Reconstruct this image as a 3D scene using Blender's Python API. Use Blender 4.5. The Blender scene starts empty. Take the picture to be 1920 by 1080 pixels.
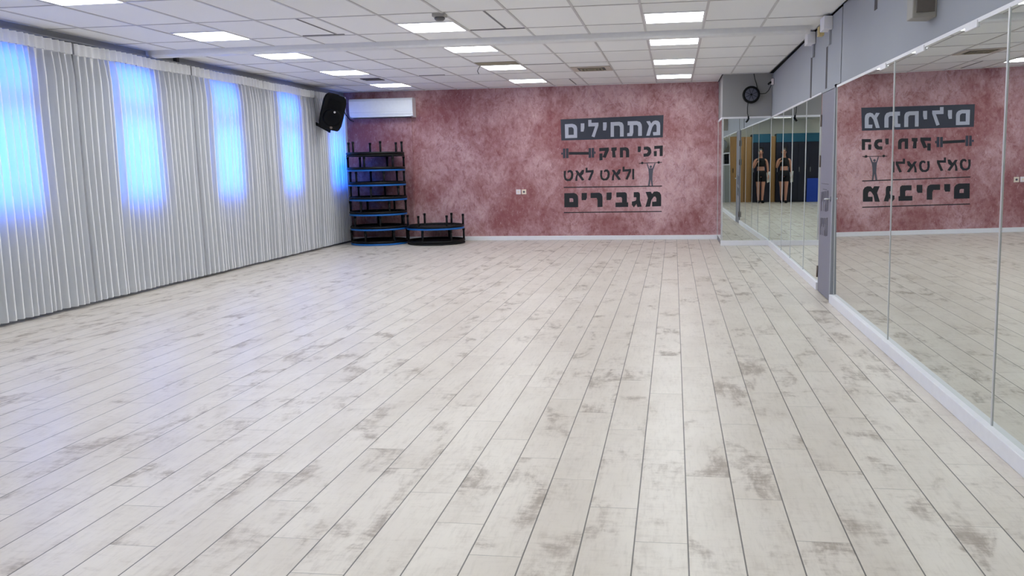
import bpy, bmesh, math, random
from mathutils import Vector, Matrix
from mathutils.geometry import tessellate_polygon

scn = bpy.context.scene
COL = scn.collection
PI = math.pi

# ------------------------------------------------------------------ camera, world, exposure
F_PX, PX = 1603.3, 1037.8
CAM_Z = 1.36
R0 = Vector((0.9903050, 0.1378267, -0.0173122))
R1 = Vector((0.0026562, -0.1433946, -0.9896620))
R2 = Vector((-0.1388844, 0.9800213, -0.1423705))
cd = bpy.data.cameras.new('camera')
cam = bpy.data.objects.new('camera', cd)
COL.objects.link(cam)
mw = Matrix.Identity(4)
for r in range(3):
    mw[r][0], mw[r][1], mw[r][2] = R0[r], -R1[r], -R2[r]
mw[2][3] = CAM_Z
cam.matrix_world = mw
cd.sensor_width = 36.0
cd.lens = F_PX / 1920 * 36
cd.shift_x = -(PX - 960) / 1920
cd.clip_start = 0.02
cd.clip_end = 200
scn.camera = cam

wd = bpy.data.worlds.new('world')
scn.world = wd
wd.use_nodes = True
wd.node_tree.nodes['Background'].inputs[0].default_value = (0.35, 0.6, 1.0, 1)
wd.node_tree.nodes['Background'].inputs[1].default_value = 0.6
vs = scn.view_settings
vs.view_transform = 'Standard'
vs.look = 'None'
vs.gamma = 1
vs.use_curve_mapping = False
vs.exposure = 0.53
PANEL_RADIANCE = 11.0         # the square LED ceiling panels
WINDOW_RADIANCE = 4.1         # daylight on the frosted panes behind the curtains

# ------------------------------------------------------------------ materials
def srgb(r, g, b):
    f = lambda c: (c / 255 / 12.92) if c / 255 <= 0.04045 else ((c / 255 + 0.055) / 1.055) ** 2.4
    return (f(r), f(g), f(b), 1)

class N:
    """small helper around a material's node tree"""
    def __init__(s, name):
        s.m = bpy.data.materials.new(name)
        s.m.use_nodes = True
        s.t = s.m.node_tree
        s.b = s.t.nodes['Principled BSDF']
        s.out = s.t.nodes['Material Output']
    def n(s, kind, **kw):
        x = s.t.nodes.new(kind)
        for k, v in kw.items():
            setattr(x, k, v)
        return x
    def l(s, a, b):
        s.t.links.new(a, b)
    def val(s, sock, v):
        if isinstance(v, (int, float, tuple, list)):
            sock.default_value = v
        else:
            s.l(v, sock)
    def math(s, op, a, b=0.0, c=None, clamp=False):
        x = s.n('ShaderNodeMath', operation=op, use_clamp=clamp)
        s.val(x.inputs[0], a)
        s.val(x.inputs[1], b)
        if c is not None:
            s.val(x.inputs[2], c)
        return x.outputs[0]
    def mix(s, f, a, b):
        x = s.n('ShaderNodeMix', data_type='RGBA')
        s.val(x.inputs[0], f)
        s.val(x.inputs[6], a)
        s.val(x.inputs[7], b)
        return x.outputs[2]
    def ramp(s, f, lo, hi, a=0.0, b=1.0):
        x = s.n('ShaderNodeMapRange')
        x.interpolation_type = 'SMOOTHSTEP'
        s.val(x.inputs[0], f)
        for i, v in enumerate((lo, hi, a, b)):
            x.inputs[i + 1].default_value = v
        return x.outputs[0]
    def coord(s, sock='Object'):
        return s.n('ShaderNodeTexCoord').outputs[sock]
    def noise(s, vec, scale, detail=4, rough=0.6, dist=0.0, out=0):
        x = s.n('ShaderNodeTexNoise')
        s.l(vec, x.inputs['Vector'])
        x.inputs['Scale'].default_value = scale
        x.inputs['Detail'].default_value = detail
        x.inputs['Roughness'].default_value = rough
        x.inputs['Distortion'].default_value = dist
        return x.outputs[out]
    def mapv(s, vec, scale=(1, 1, 1), loc=(0, 0, 0), rot=(0, 0, 0)):
        x = s.n('ShaderNodeMapping')
        s.l(vec, x.inputs[0])
        x.inputs['Location'].default_value = loc
        x.inputs['Rotation'].default_value = rot
        x.inputs['Scale'].default_value = scale
        return x.outputs[0]
    def bump(s, h, strength=0.2, dist=0.01):
        x = s.n('ShaderNodeBump')
        x.inputs['Strength'].default_value = strength
        x.inputs['Distance'].default_value = dist
        s.l(h, x.inputs['Height'])
        s.l(x.outputs[0], s.b.inputs['Normal'])

def plain(name, rgb, rough=0.5, metal=0.0, var=0.05, scale=18.0, spec=0.4):
    """a paint/plastic with a faint procedural mottling"""
    k = N(name)
    nz = k.noise(k.coord(), scale, 3)
    c = srgb(*rgb)
    lo = tuple(x * (1 - var) for x in c[:3]) + (1,)
    hi = tuple(min(1, x * (1 + var)) for x in c[:3]) + (1,)
    k.l(k.mix(nz, lo, hi), k.b.inputs['Base Color'])
    k.b.inputs['Roughness'].default_value = rough
    k.b.inputs['Metallic'].default_value = metal
    k.b.inputs['Specular IOR Level'].default_value = spec
    return k.m

def emit(name, rgb, strength):
    k = N(name)
    k.b.inputs['Base Color'].default_value = (0.8, 0.8, 0.8, 1)
    k.b.inputs['Emission Color'].default_value = rgb + (1,)
    k.b.inputs['Emission Strength'].default_value = strength
    return k.m

def m_floor():
    k = N('whitewashed_planks')
    W, L = 0.1925, 1.02
    sx = k.n('ShaderNodeSeparateXYZ')
    co = k.coord()
    k.l(co, sx.inputs[0])
    X, Y = sx.outputs[0], sx.outputs[1]
    wob = k.noise(k.mapv(co, (1.3, 1.3, 1.3)), 3.0, 2)
    u = k.math('DIVIDE', k.math('SUBTRACT', X, 0.0544), W)
    col = k.math('FLOOR', u)
    fu = k.math('SUBTRACT', u, col)
    wn = k.n('ShaderNodeTexWhiteNoise', noise_dimensions='1D')
    k.l(col, wn.inputs['W'])
    jit = k.math('MULTIPLY', k.math('SUBTRACT', wn.outputs['Value'], 0.5), 0.12)
    off = k.math('ADD', k.math('MULTIPLY', col, 0.29), jit)
    v = k.math('DIVIDE', k.math('ADD', k.math('SUBTRACT', Y, 3.645), off), L)
    row = k.math('FLOOR', v)
    fv = k.math('SUBTRACT', v, row)
    # seams
    du = k.math('MULTIPLY', k.math('MINIMUM', fu, k.math('SUBTRACT', 1.0, fu)), W)
    dv = k.math('MULTIPLY', k.math('MINIMUM', fv, k.math('SUBTRACT', 1.0, fv)), L)
    dvw = k.math('ADD', dv, k.math('MULTIPLY', k.math('SUBTRACT', wob, 0.5), 0.004))
    su = k.ramp(du, 0.0014, 0.0036, 1, 0)
    sv = k.ramp(dvw, 0.0006, 0.0026, 0.6, 0)
    seam = k.math('MAXIMUM', su, sv)
    # one random number per plank
    cb = k.n('ShaderNodeCombineXYZ')
    k.l(col, cb.inputs[0]); k.l(row, cb.inputs[1])
    pr = k.n('ShaderNodeTexWhiteNoise', noise_dimensions='2D')
    k.l(cb.outputs[0], pr.inputs['Vector'])
    rnd = pr.outputs['Value']
    sh = k.n('ShaderNodeCombineXYZ')
    k.l(k.math('MULTIPLY', rnd, 37.0), sh.inputs[2])
    k.l(k.math('MULTIPLY', rnd, 11.0), sh.inputs[0])
    ad = k.n('ShaderNodeVectorMath', operation='ADD')
    k.l(co, ad.inputs[0]); k.l(sh.outputs[0], ad.inputs[1])
    P = ad.outputs[0]
    blot = k.noise(k.mapv(P, (1.0, 0.5, 1.0)), 5.0, 5, 0.62, 0.5)
    fine = k.noise(k.mapv(P, (1.0, 0.12, 1.0)), 60.0, 5, 0.65)
    hatch = k.noise(k.mapv(P, (0.35, 1.5, 1.0)), 26.0, 5, 0.72, 0.5)
    grain = k.noise(k.mapv(P, (1.0, 0.22, 1.0)), 34.0, 6, 0.7, 0.3)
    cloud = k.noise(k.mapv(P, (1.0, 0.4, 1.0)), 3.0, 3, 0.5)
    th = k.math('ADD', blot, k.math('MULTIPLY', k.math('SUBTRACT', rnd, 0.5), 0.13))
    tex = k.math('ADD', k.math('MULTIPLY', hatch, 0.5), k.math('MULTIPLY', grain, 0.5))
    zone = k.ramp(th, 0.51, 0.72, 0, 1)
    smear = k.math('MULTIPLY', zone, k.ramp(k.math('ADD', tex, k.math('MULTIPLY', zone, 0.10)), 0.44, 0.66, 0.12, 1))
    light = k.ramp(k.math('ADD', tex, k.math('MULTIPLY', blot, 0.35)), 0.62, 0.86, 0, 1)
    base = k.mix(k.ramp(cloud, 0.35, 0.7), srgb(219, 210, 200), srgb(209, 199, 188))
    base = k.mix(k.math('MULTIPLY', k.ramp(fine, 0.47, 0.76), 0.42), base, srgb(186, 176, 165))
    base = k.mix(k.math('MULTIPLY', k.ramp(hatch, 0.60, 0.74), 0.28), base, srgb(170, 158, 147))
    base = k.mix(k.math('MULTIPLY', light, 0.5), base, srgb(190, 178, 167))
    base = k.mix(k.math('MULTIPLY', smear, 0.85), base, srgb(152, 138, 126))
    base = k.mix(k.math('MULTIPLY', seam, 0.9), base, srgb(62, 56, 53))
    k.l(base, k.b.inputs['Base Color'])
    k.l(k.math('ADD', k.math('MULTIPLY', smear, 0.12), 0.36), k.b.inputs['Roughness'])
    k.b.inputs['Specular IOR Level'].default_value = 0.45
    hgt = k.math('SUBTRACT', k.math('MULTIPLY', fine, 0.15), seam)
    k.bump(hgt, 0.25, 0.002)
    return k.m

def m_pink():
    k = N('dusty_rose_plaster')
    co = k.coord()
    big = k.noise(co, 0.75, 4, 0.55, 0.3)
    mid = k.noise(k.mapv(co, (1, 1, 0.8), (5, 2, 1)), 2.2, 9, 0.72, 0.8)
    fin = k.noise(k.mapv(co, (1, 1, 0.7)), 13.0, 8, 0.75, 0.5)
    spk = k.noise(k.mapv(co, (1, 1, 0.45), rot=(0, 0.4, 0)), 30.0, 5, 0.75, 0.3)
    vein = k.math('ABSOLUTE', k.math('SUBTRACT', k.noise(k.mapv(co, (1, 1, 0.6), (2, 0, 7), (0, 0.5, 0)), 5.0, 7, 0.7, 1.2), 0.5))
    t = k.math('ADD', k.math('MULTIPLY', big, 0.9), k.math('MULTIPLY', mid, 0.55))
    t = k.math('ADD', t, k.math('MULTIPLY', fin, 0.45))
    c = k.mix(k.ramp(t, 0.74, 1.22), srgb(146, 90, 92), srgb(208, 170, 173))
    c = k.mix(k.math('MULTIPLY', k.ramp(spk, 0.56, 0.76), 0.55), c, srgb(228, 200, 203))
    c = k.mix(k.math('MULTIPLY', k.ramp(fin, 0.50, 0.30), 0.45), c, srgb(130, 80, 82))
    pale = k.math('MULTIPLY', k.ramp(vein, 0.035, 0.0), k.ramp(big, 0.42, 0.62))
    c = k.mix(k.math('MULTIPLY', pale, 0.5), c, srgb(214, 184, 192))
    k.l(c, k.b.inputs['Base Color'])
    k.b.inputs['Roughness'].default_value = 0.75
    k.b.inputs['Specular IOR Level'].default_value = 0.25
    k.bump(fin, 0.12, 0.004)
    return k.m

def m_paint(name, rgb, var=0.06, rough=0.7):
    k = N(name)
    co = k.coord()
    a = k.noise(co, 1.1, 4, 0.6)
    b = k.noise(co, 40, 3, 0.6)
    c = srgb(*rgb)
    lo = tuple(x * (1 - var) for x in c[:3]) + (1,)
    hi = tuple(min(1, x * (1 + var)) for x in c[:3]) + (1,)
    k.l(k.mix(a, lo, hi), k.b.inputs['Base Color'])
    k.b.inputs['Roughness'].default_value = rough
    k.b.inputs['Specular IOR Level'].default_value = 0.3
    k.bump(b, 0.06, 0.003)
    return k.m

def m_tile():
    k = N('ceiling_tile_board')
    co = k.coord()
    sx = k.n('ShaderNodeSeparateXYZ')
    k.l(co, sx.inputs[0])
    cb = k.n('ShaderNodeCombineXYZ')
    k.l(k.math('FLOOR', k.math('DIVIDE', k.math('ADD', sx.outputs[0], 0.2985), 0.597)), cb.inputs[0])
    k.l(k.math('FLOOR', k.math('DIVIDE', k.math('ADD', sx.outputs[1], 0.70), 1.07)), cb.inputs[1])
    wn = k.n('ShaderNodeTexWhiteNoise', noise_dimensions='2D')
    k.l(cb.outputs[0], wn.inputs['Vector'])
    sp = k.noise(co, 120, 3, 0.7)
    c = k.mix(wn.outputs['Value'], srgb(236, 236, 237), srgb(243, 243, 244))
    c = k.mix(k.math('MULTIPLY', k.ramp(sp, 0.6, 0.75), 0.25), c, srgb(190, 188, 186))
    k.l(c, k.b.inputs['Base Color'])
    k.b.inputs['Roughness'].default_value = 0.8
    k.b.inputs['Specular IOR Level'].default_value = 0.2
    return k.m

def m_curtain(name='white_sheer_fabric', face=0.60, edge=0.03):
    k = N(name)
    co = k.coord()
    wv = k.noise(k.mapv(co, (1, 60, 60)), 12, 2)
    col = k.mix(wv, srgb(240, 240, 243), srgb(248, 248, 250))
    d = k.n('ShaderNodeBsdfDiffuse')
    t = k.n('ShaderNodeBsdfTranslucent')
    k.l(col, d.inputs[0])
    t.inputs[0].default_value = (0.86, 0.90, 0.95, 1)
    lw = k.n('ShaderNodeLayerWeight')          # a sheer weave lets more light through face-on than edge-on
    lw.inputs[0].default_value = 0.5
    mx = k.n('ShaderNodeMixShader')
    k.l(k.ramp(lw.outputs['Facing'], 0.04, 0.52, face, edge), mx.inputs[0])
    k.l(d.outputs[0], mx.inputs[1]); k.l(t.outputs[0], mx.inputs[2])
    k.l(mx.outputs[0], k.out.inputs[0])
    return k.m

def m_mirror():
    k = N('mirror_glass')
    nz = k.noise(k.coord(), 0.6, 2)
    k.l(k.mix(nz, (0.70, 0.74, 0.705, 1), (0.73, 0.765, 0.735, 1)), k.b.inputs['Base Color'])
    k.b.inputs['Metallic'].default_value = 1
    k.b.inputs['Roughness'].default_value = 0.0
    return k.m

def m_wood(name, a, b):
    k = N(name)
    co = k.coord()
    g = k.noise(k.mapv(co, (14, 14, 0.7)), 3, 5, 0.6, 0.5)
    k.l(k.mix(k.ramp(g, 0.3, 0.7), srgb(*a), srgb(*b)), k.b.inputs['Base Color'])
    k.b.inputs['Roughness'].default_value = 0.5
    return k.m

FLOOR, PINK, TILE, CURT, MIRR = m_floor(), m_pink(), m_tile(), m_curtain(), m_mirror()
HEADT = m_curtain('white_heading_tape', 0.10, 0.03)
GREY = m_paint('grey_wall_paint', (158, 161, 168))
NICHEG = m_paint('niche_grey_paint', (154, 153, 153))
LEFTG = m_paint('dark_grey_wall_paint', (152, 154, 160))
CREAM = m_paint('cream_wall_paint', (242, 238, 222))
WHITE = plain('white_satin_paint', (232, 231, 236), 0.45)
BEAMW = plain('white_beam_paint', (226, 226, 228), 0.4)
TBAR = plain('ceiling_grid_steel', (200, 198, 200), 0.4)
ALU = plain('brushed_aluminium', (205, 206, 208), 0.35, 0.3)
BLACKP = plain('black_plastic', (8, 9, 13), 0.6, spec=0.2)
BLACKF = plain('black_fabric', (10, 10, 14), 0.8, var=0.2, scale=60)
BLACKM = plain('black_steel', (9, 10, 14), 0.5, spec=0.25)
GRILLE = plain('speaker_grille', (7, 8, 11), 0.65, var=0.4, scale=300, spec=0.15)
CHROME = plain('chrome', (200, 200, 205), 0.2, 0.9)
BLUE = plain('blue_padding', (26, 104, 184), 0.45)
ACW = plain('white_ac_plastic', (240, 242, 244), 0.3)
DARKSLOT = plain('dark_recess', (74, 71, 74), 0.7)
BROWNGAP = plain('brown_tile_back', (150, 142, 124), 0.8)
VINYL = plain('charcoal_vinyl', (52, 55, 68), 0.5)
VINYLK = plain('black_vinyl', (30, 32, 38), 0.5)
VINYLW = plain('pale_grey_vinyl', (176, 178, 192), 0.5)
VINYLG = plain('grey_vinyl', (84, 84, 96), 0.5)
DOORM = m_paint('grey_lilac_door_paint', (130, 129, 141), 0.05, 0.5)
BRASS = plain('worn_hinge_steel', (128, 116, 108), 0.4, 0.6)
LED = emit('led_diffuser', (0.94, 1.005, 1.03), PANEL_RADIANCE)
PANE = emit('daylit_frosted_glass', (0.006, 0.158, 1.0), WINDOW_RADIANCE)
SOCK1 = plain('white_socket_plastic', (232, 222, 226), 0.4)
SOCK2 = plain('ivory_socket_plastic', (230, 212, 196), 0.4)
TAN = m_wood('tan_wood_panel', (176, 132, 78), (158, 116, 66))
NAVY = plain('navy_laminate', (10, 13, 34), 0.5)
TEAL = plain('teal_laminate', (20, 84, 108), 0.5)
SKIN = plain('skin', (196, 140, 116), 0.5, var=0.06, scale=8)
HAIR = plain('dark_hair', (30, 22, 20), 0.5, var=0.4, scale=60)
TOWEL = plain('white_towel', (226, 224, 218), 0.9)
MATB = plain('blue_mat_foam', (26, 62, 160), 0.6)
CABG = plain('grey_cabinet_laminate', (140, 144, 142), 0.5)

# ------------------------------------------------------------------ mesh helpers
def finish(name, bm, mat, parent=None, smooth=False, bevel=0.0):
    me = bpy.data.meshes.new(name)
    bmesh.ops.recalc_face_normals(bm, faces=bm.faces)
    bm.to_mesh(me)
    bm.free()
    for m in (mat if isinstance(mat, (list, tuple)) else [mat]):
        me.materials.append(m)
    if smooth:
        me.polygons.foreach_set('use_smooth', [True] * len(me.polygons))
    o = bpy.data.objects.new(name, me)
    COL.objects.link(o)
    if parent:
        o.parent = parent
    if bevel:
        md = o.modifiers.new('bevel', 'BEVEL')
        md.width = bevel
        md.segments = 2
        md.limit_method = 'ANGLE'
    return o

def box(bm, a, b, M=None):
    (x0, y0, z0), (x1, y1, z1) = a, b
    vs_ = [bm.verts.new(v) for v in ((x0, y0, z0), (x1, y0, z0), (x1, y1, z0), (x0, y1, z0),
                                     (x0, y0, z1), (x1, y0, z1), (x1, y1, z1), (x0, y1, z1))]
    for f in ((0, 3, 2, 1), (4, 5, 6, 7), (0, 1, 5, 4), (1, 2, 6, 5), (2, 3, 7, 6), (3, 0, 4, 7)):
        bm.faces.new([vs_[i] for i in f])
    if M is not None:
        bmesh.ops.transform(bm, matrix=M, verts=vs_)
    return vs_

def prism(bm, loops, z0, z1, M=None):
    """extrude a polygon (outer loop first, then holes), given in (x, y), from z0 to z1"""
    flat = [p for lp in loops for p in lp]
    tri = tessellate_polygon([[Vector((p[0], p[1], 0)) for p in lp] for lp in loops])
    lo = [bm.verts.new((p[0], p[1], z0)) for p in flat]
    hi = [bm.verts.new((p[0], p[1], z1)) for p in flat]
    for t in tri:
        try:
            bm.faces.new([lo[i] for i in t]); bm.faces.new([hi[i] for i in reversed(t)])
        except ValueError:
            pass
    k = 0
    for lp in loops:
        n = len(lp)
        for i in range(n):
            j = (i + 1) % n
            bm.faces.new([lo[k + i], lo[k + j], hi[k + j], hi[k + i]])
        k += n
    if M is not None:
        bmesh.ops.transform(bm, matrix=M, verts=lo + hi)

def frame_of(d):
    d = d.normalized()
    up = Vector((0, 0, 1)) if abs(d.z) < 0.95 else Vector((1, 0, 0))
    a = d.cross(up).normalized()
    return a, d.cross(a).normalized()

def tube(bm, pts, r, seg=10, closed=False, cap=True):
    pts = [Vector(p) for p in pts]
    n = len(pts)
    rs = r if isinstance(r, (list, tuple)) else [r] * n
    rings = []
    pa = None
    for i, p in enumerate(pts):
        if closed:
            d = pts[(i + 1) % n] - pts[i - 1]
        else:
            d = pts[min(i + 1, n - 1)] - pts[max(i - 1, 0)]
        a, b = frame_of(d)
        if pa is not None and a.dot(pa) < 0:
            a, b = -a, -b
        pa = a
        rings.append([bm.verts.new(p + (a * math.cos(2 * PI * k / seg) + b * math.sin(2 * PI * k / seg)) * rs[i]) for k in range(seg)])
    for i in range(n if closed else n - 1):
        A, B = rings[i], rings[(i + 1) % n]
        for k in range(seg):
            bm.faces.new([A[k], A[(k + 1) % seg], B[(k + 1) % seg], B[k]])
    if cap and not closed:
        bm.faces.new(rings[0]); bm.faces.new(rings[-1])

def lathe(bm, prof, seg=32, M=None, cap=True):
    vs_ = []
    rings = []
    for r, z in prof:
        if r < 1e-6:
            v = bm.verts.new((0, 0, z)); rings.append([v]); vs_.append(v)
        else:
            R = [bm.verts.new((r * math.cos(2 * PI * k / seg), r * math.sin(2 * PI * k / seg), z)) for k in range(seg)]
            rings.append(R); vs_ += R
    for A, B in zip(rings, rings[1:]):
        for k in range(seg):
            q = [A[k % len(A)], A[(k + 1) % len(A)], B[(k + 1) % len(B)], B[k % len(B)]]
            u = []
            for v in q:
                if v not in u:
                    u.append(v)
            if len(u) > 2:
                bm.faces.new(u)
    if cap:
        for R in (rings[0], rings[-1]):
            if len(R) > 2:
                bm.faces.new(R)
    if M is not None:
        bmesh.ops.transform(bm, matrix=M, verts=vs_)

def bx(name, a, b, mat, parent=None, bevel=0.0):
    bm = bmesh.new()
    box(bm, a, b)
    return finish(name, bm, mat, parent, bevel=bevel)

def tb(name, pts, r, mat, parent=None, seg=10, closed=False):
    bm = bmesh.new()
    tube(bm, pts, r, seg, closed)
    return finish(name, bm, mat, parent, smooth=True)

def tag(o, label, cat, group=None):
    o['label'] = label
    o['category'] = cat
    if group:
        o['group'] = group
    return o

def thing(name, label, cat, loc=(0, 0, 0), rot=(0, 0, 0), group=None):
    o = bpy.data.objects.new(name, None)
    o.empty_display_size = 0.1
    COL.objects.link(o)
    o.location = loc
    o.rotation_euler = rot
    return tag(o, label, cat, group)

def struct(o, label=None):
    o['kind'] = 'structure'
    if label:
        o['label'] = label
    return o

def copy_tree(o, parent=None):
    c = o.copy()
    COL.objects.link(c)
    if parent:
        c.parent = parent
    for ch in list(o.children):
        copy_tree(ch, c)
    return c

# ------------------------------------------------------------------ the room shell
CEIL = 2.747
YB = 15.477           # pink wall
XL = -6.05            # left wall face
XR = 1.53             # right wall face
YN = -1.7             # wall behind the photographer
struct(bx('floor', (-6.4, YN - 0.2, -0.12), (2.2, YB + 0.3, 0), FLOOR))
struct(bx('ceiling', (-6.4, YN - 0.2, CEIL), (2.2, YB + 0.3, CEIL + 0.12), TILE))
struct(bx('wall_back', (-6.4, YB, 0), (2.2, YB + 0.2, CEIL), PINK))
struct(bx('wall_front', (-6.4, YN - 0.2, 0), (2.2, YN, CEIL), CREAM))

# left wall with its window openings
WY = [14.89, 12.97, 11.03, 9.09, 7.14, 5.19, 3.24]
WZ0, WZ1, WHW = 1.02, 2.53, 0.385
bm = bmesh.new()
box(bm, (XL - 0.2, YN, 0), (XL, YB, WZ0))
box(bm, (XL - 0.2, YN, WZ1), (XL, YB, CEIL))
ed = [YB] + [e for y in WY for e in (y + WHW, y - WHW)] + [YN]
for k in range(0, len(ed), 2):
    box(bm, (XL - 0.2, ed[k + 1], WZ0), (XL, ed[k], WZ1))
struct(finish('wall_left', bm, LEFTG))
for i, y in enumerate(WY):
    x1 = XL - 0.03
    bm = bmesh.new()
    for a, b in (((y - WHW, WZ0), (y + WHW, WZ0 + 0.05)), ((y - WHW, WZ1 - 0.05), (y + WHW, WZ1)),
                 ((y - WHW, WZ0), (y - WHW + 0.05, WZ1)), ((y + WHW - 0.05, WZ0), (y + WHW, WZ1)),
                 ((y - WHW, 1.96), (y + WHW, 2.13))):
        box(bm, (x1 - 0.05, a[0], a[1]), (x1, b[0], b[1]))
    w = struct(finish('window_%d' % (i + 1), bm, WHITE))
    bx('pane', (x1 - 0.035, y - WHW, WZ0), (x1 - 0.025, y + WHW, WZ1), PANE, w)

# right wall (bends very slightly outwards past the door), niche block
NX, NY = 0.772, 14.256                    # niche front-left corner
CX, CY = 1.543, 14.262                    # inner corner of the far mirrors
EY = 9.23                                 # hinge side of the door
def xs(y):                                # face of the far mirrors
    return CX - 0.006 * (CY - y)
bm = bmesh.new()
prism(bm, [[(XR, YN), (2.2, YN), (2.2, YB), (CX + 0.02, YB), (CX + 0.02, CY), (xs(EY) + 0.02, EY), (XR, 8.45)]], 0, CEIL)
struct(finish('wall_right', bm, GREY))
bm = bmesh.new()
prism(bm, [[(NX, YB), (NX, NY + 0.012), (CX + 0.02, CY + 0.012), (CX + 0.02, YB)]], 0, CEIL)
struct(finish('wall_niche', bm, NICHEG))
# upper flush band of right wall above the mirrors (comes forward to the mirror face)
bm = bmesh.new()
prism(bm, [[(1.505, YN), (XR, YN), (XR, 8.25), (1.505, 8.25)]], 2.045, CEIL - 0.004)
struct(finish('wall_right_upper', bm, GREY))
bm = bmesh.new()
prism(bm, [[(1.500, 8.262), (XR, 8.262), (xs(EY) + 0.02, EY), (CX + 0.02, CY), (CX + 0.004, CY), (1.500, EY)]], 2.055, CEIL - 0.02)
struct(finish('wall_right_panel', bm, GREY))
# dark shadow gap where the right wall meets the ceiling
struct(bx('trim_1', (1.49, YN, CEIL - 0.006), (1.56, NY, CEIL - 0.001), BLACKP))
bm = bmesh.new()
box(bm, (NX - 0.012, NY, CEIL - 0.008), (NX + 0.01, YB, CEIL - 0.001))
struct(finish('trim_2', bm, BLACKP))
# baseboards
struct(bx('baseboard_back', (-6.1, YB - 0.018, 0), (NX, YB, 0.078), WHITE, bevel=0.004))
bm = bmesh.new()
prism(bm, [[(1.482, 0.1), (XR, 0.1), (XR, 8.42), (1.482, 8.42)]], 0, 0.082)
struct(finish('baseboard_right', bm, WHITE, bevel=0.004))
bm = bmesh.new()
prism(bm, [[(xs(EY) - 0.022, EY + 0.02), (xs(EY) + 0.02, EY + 0.02), (CX + 0.02, CY), (CX - 0.022, CY - 0.02)]], 0, 0.085)
struct(finish('baseboard_far', bm, WHITE, bevel=0.004))
bm = bmesh.new()
prism(bm, [[(NX - 0.01, NY - 0.018), (CX - 0.022, CY - 0.02), (CX, CY + 0.012), (NX - 0.01, NY + 0.012)]], 0, 0.085)
struct(finish('baseboard_niche', bm, WHITE, bevel=0.004))
struct(bx('baseboard_front', (-6.1, YN, 0), (1.5, YN + 0.018, 0.078), WHITE))

# ceiling grid and beam
bm = bmesh.new()
for k in range(-10, 4):
    x = -0.2985 + 0.597 * k
    if x > 1.5 or x < -6.1:
        continue
    yb = YB if x < NX else NY
    box(bm, (x - 0.011, YN, CEIL - 0.006), (x + 0.011, yb, CEIL))
for k in range(-1, 16):
    y = (9.85 + 1.075 * (k - 9)) if k >= 9 else (8.87 - 1.07 * (8 - k))
    if YN < y < YB:
        box(bm, (XL, y - 0.010, CEIL - 0.005), (1.49, y + 0.010, CEIL))
struct(finish('trim_3', bm, TBAR))
bm = bmesh.new()
for x, y0, y1 in ((-1.70, 7.82, 8.86), (-3.48, 7.80, 8.80), (-1.69, 14.17, 15.2)):
    box(bm, (x - 0.009, y0, CEIL - 0.005), (x + 0.009, y1, CEIL))
for y, x0, x1 in ((8.868, -2.07, -1.50), (8.80, -3.85, -3.40), (12.97, -3.85, -3.45), (12.02, -2.07, -1.50)):
    box(bm, (x0, y - 0.014, CEIL - 0.007), (x1, y + 0.014, CEIL))
struct(finish('trim_10', bm, plain('dark_tile_joint', (128, 126, 130), 0.7)))  # extra tile joints in a darker grey than the grid
bm = bmesh.new()
prof = [(9.42, CEIL), (9.425, CEIL - 0.05), (9.44, CEIL - 0.072), (9.50, CEIL - 0.078), (9.56, CEIL - 0.072), (9.575, CEIL - 0.05), (9.58, CEIL)]
M = Matrix(((0, 0, 1, 0), (1, 0, 0, 0), (0, 1, 0, 0), (0, 0, 0, 1)))
prism(bm, [prof], XL, 1.40, M)
struct(finish('trim_4', bm, BEAMW))

# ------------------------------------------------------------------ ceiling lights
def ceiling_light(x, y, label):
    r = thing('ceiling_light', label, 'ceiling light', (x, y, CEIL), group='square LED ceiling panels')
    if not proto:
        bm = bmesh.new()
        s, q = 0.29, 0.272
        prism(bm, [[(-s, -s), (s, -s), (s, s), (-s, s)], [(-q, -q), (-q, q), (q, q), (q, -q)]], -0.011, 0.0)
        f = finish('frame', bm, WHITE, r)
        bm = bmesh.new()
        box(bm, (-q, -q, -0.009), (q, q, -0.003))
        d = finish('diffuser', bm, LED, r)
        proto.extend([f, d])
    else:
        for p in proto:
            c = p.copy(); COL.objects.link(c); c.parent = r
    return r
proto = []
ordn = ['nearest the pink wall', 'second from the pink wall', 'just past the white beam', 'just before the white beam',
        'fifth from the pink wall', 'sixth from the pink wall', 'seventh from the pink wall', 'farthest from the pink wall']
for cx, nm in ((-4.74, 'curtain-side row'), (-2.385, 'middle row'), (0.0, 'mirror-side row')):
    for i, y in enumerate((14.27, 12.22, 10.2, 8.57, 6.44, 4.3, 2.16, 0.02)):
        if cx < -4 and i == 6:
            continue
        ceiling_light(cx, y, 'square LED panel in the %s, %s' % (nm, ordn[i]))

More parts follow.
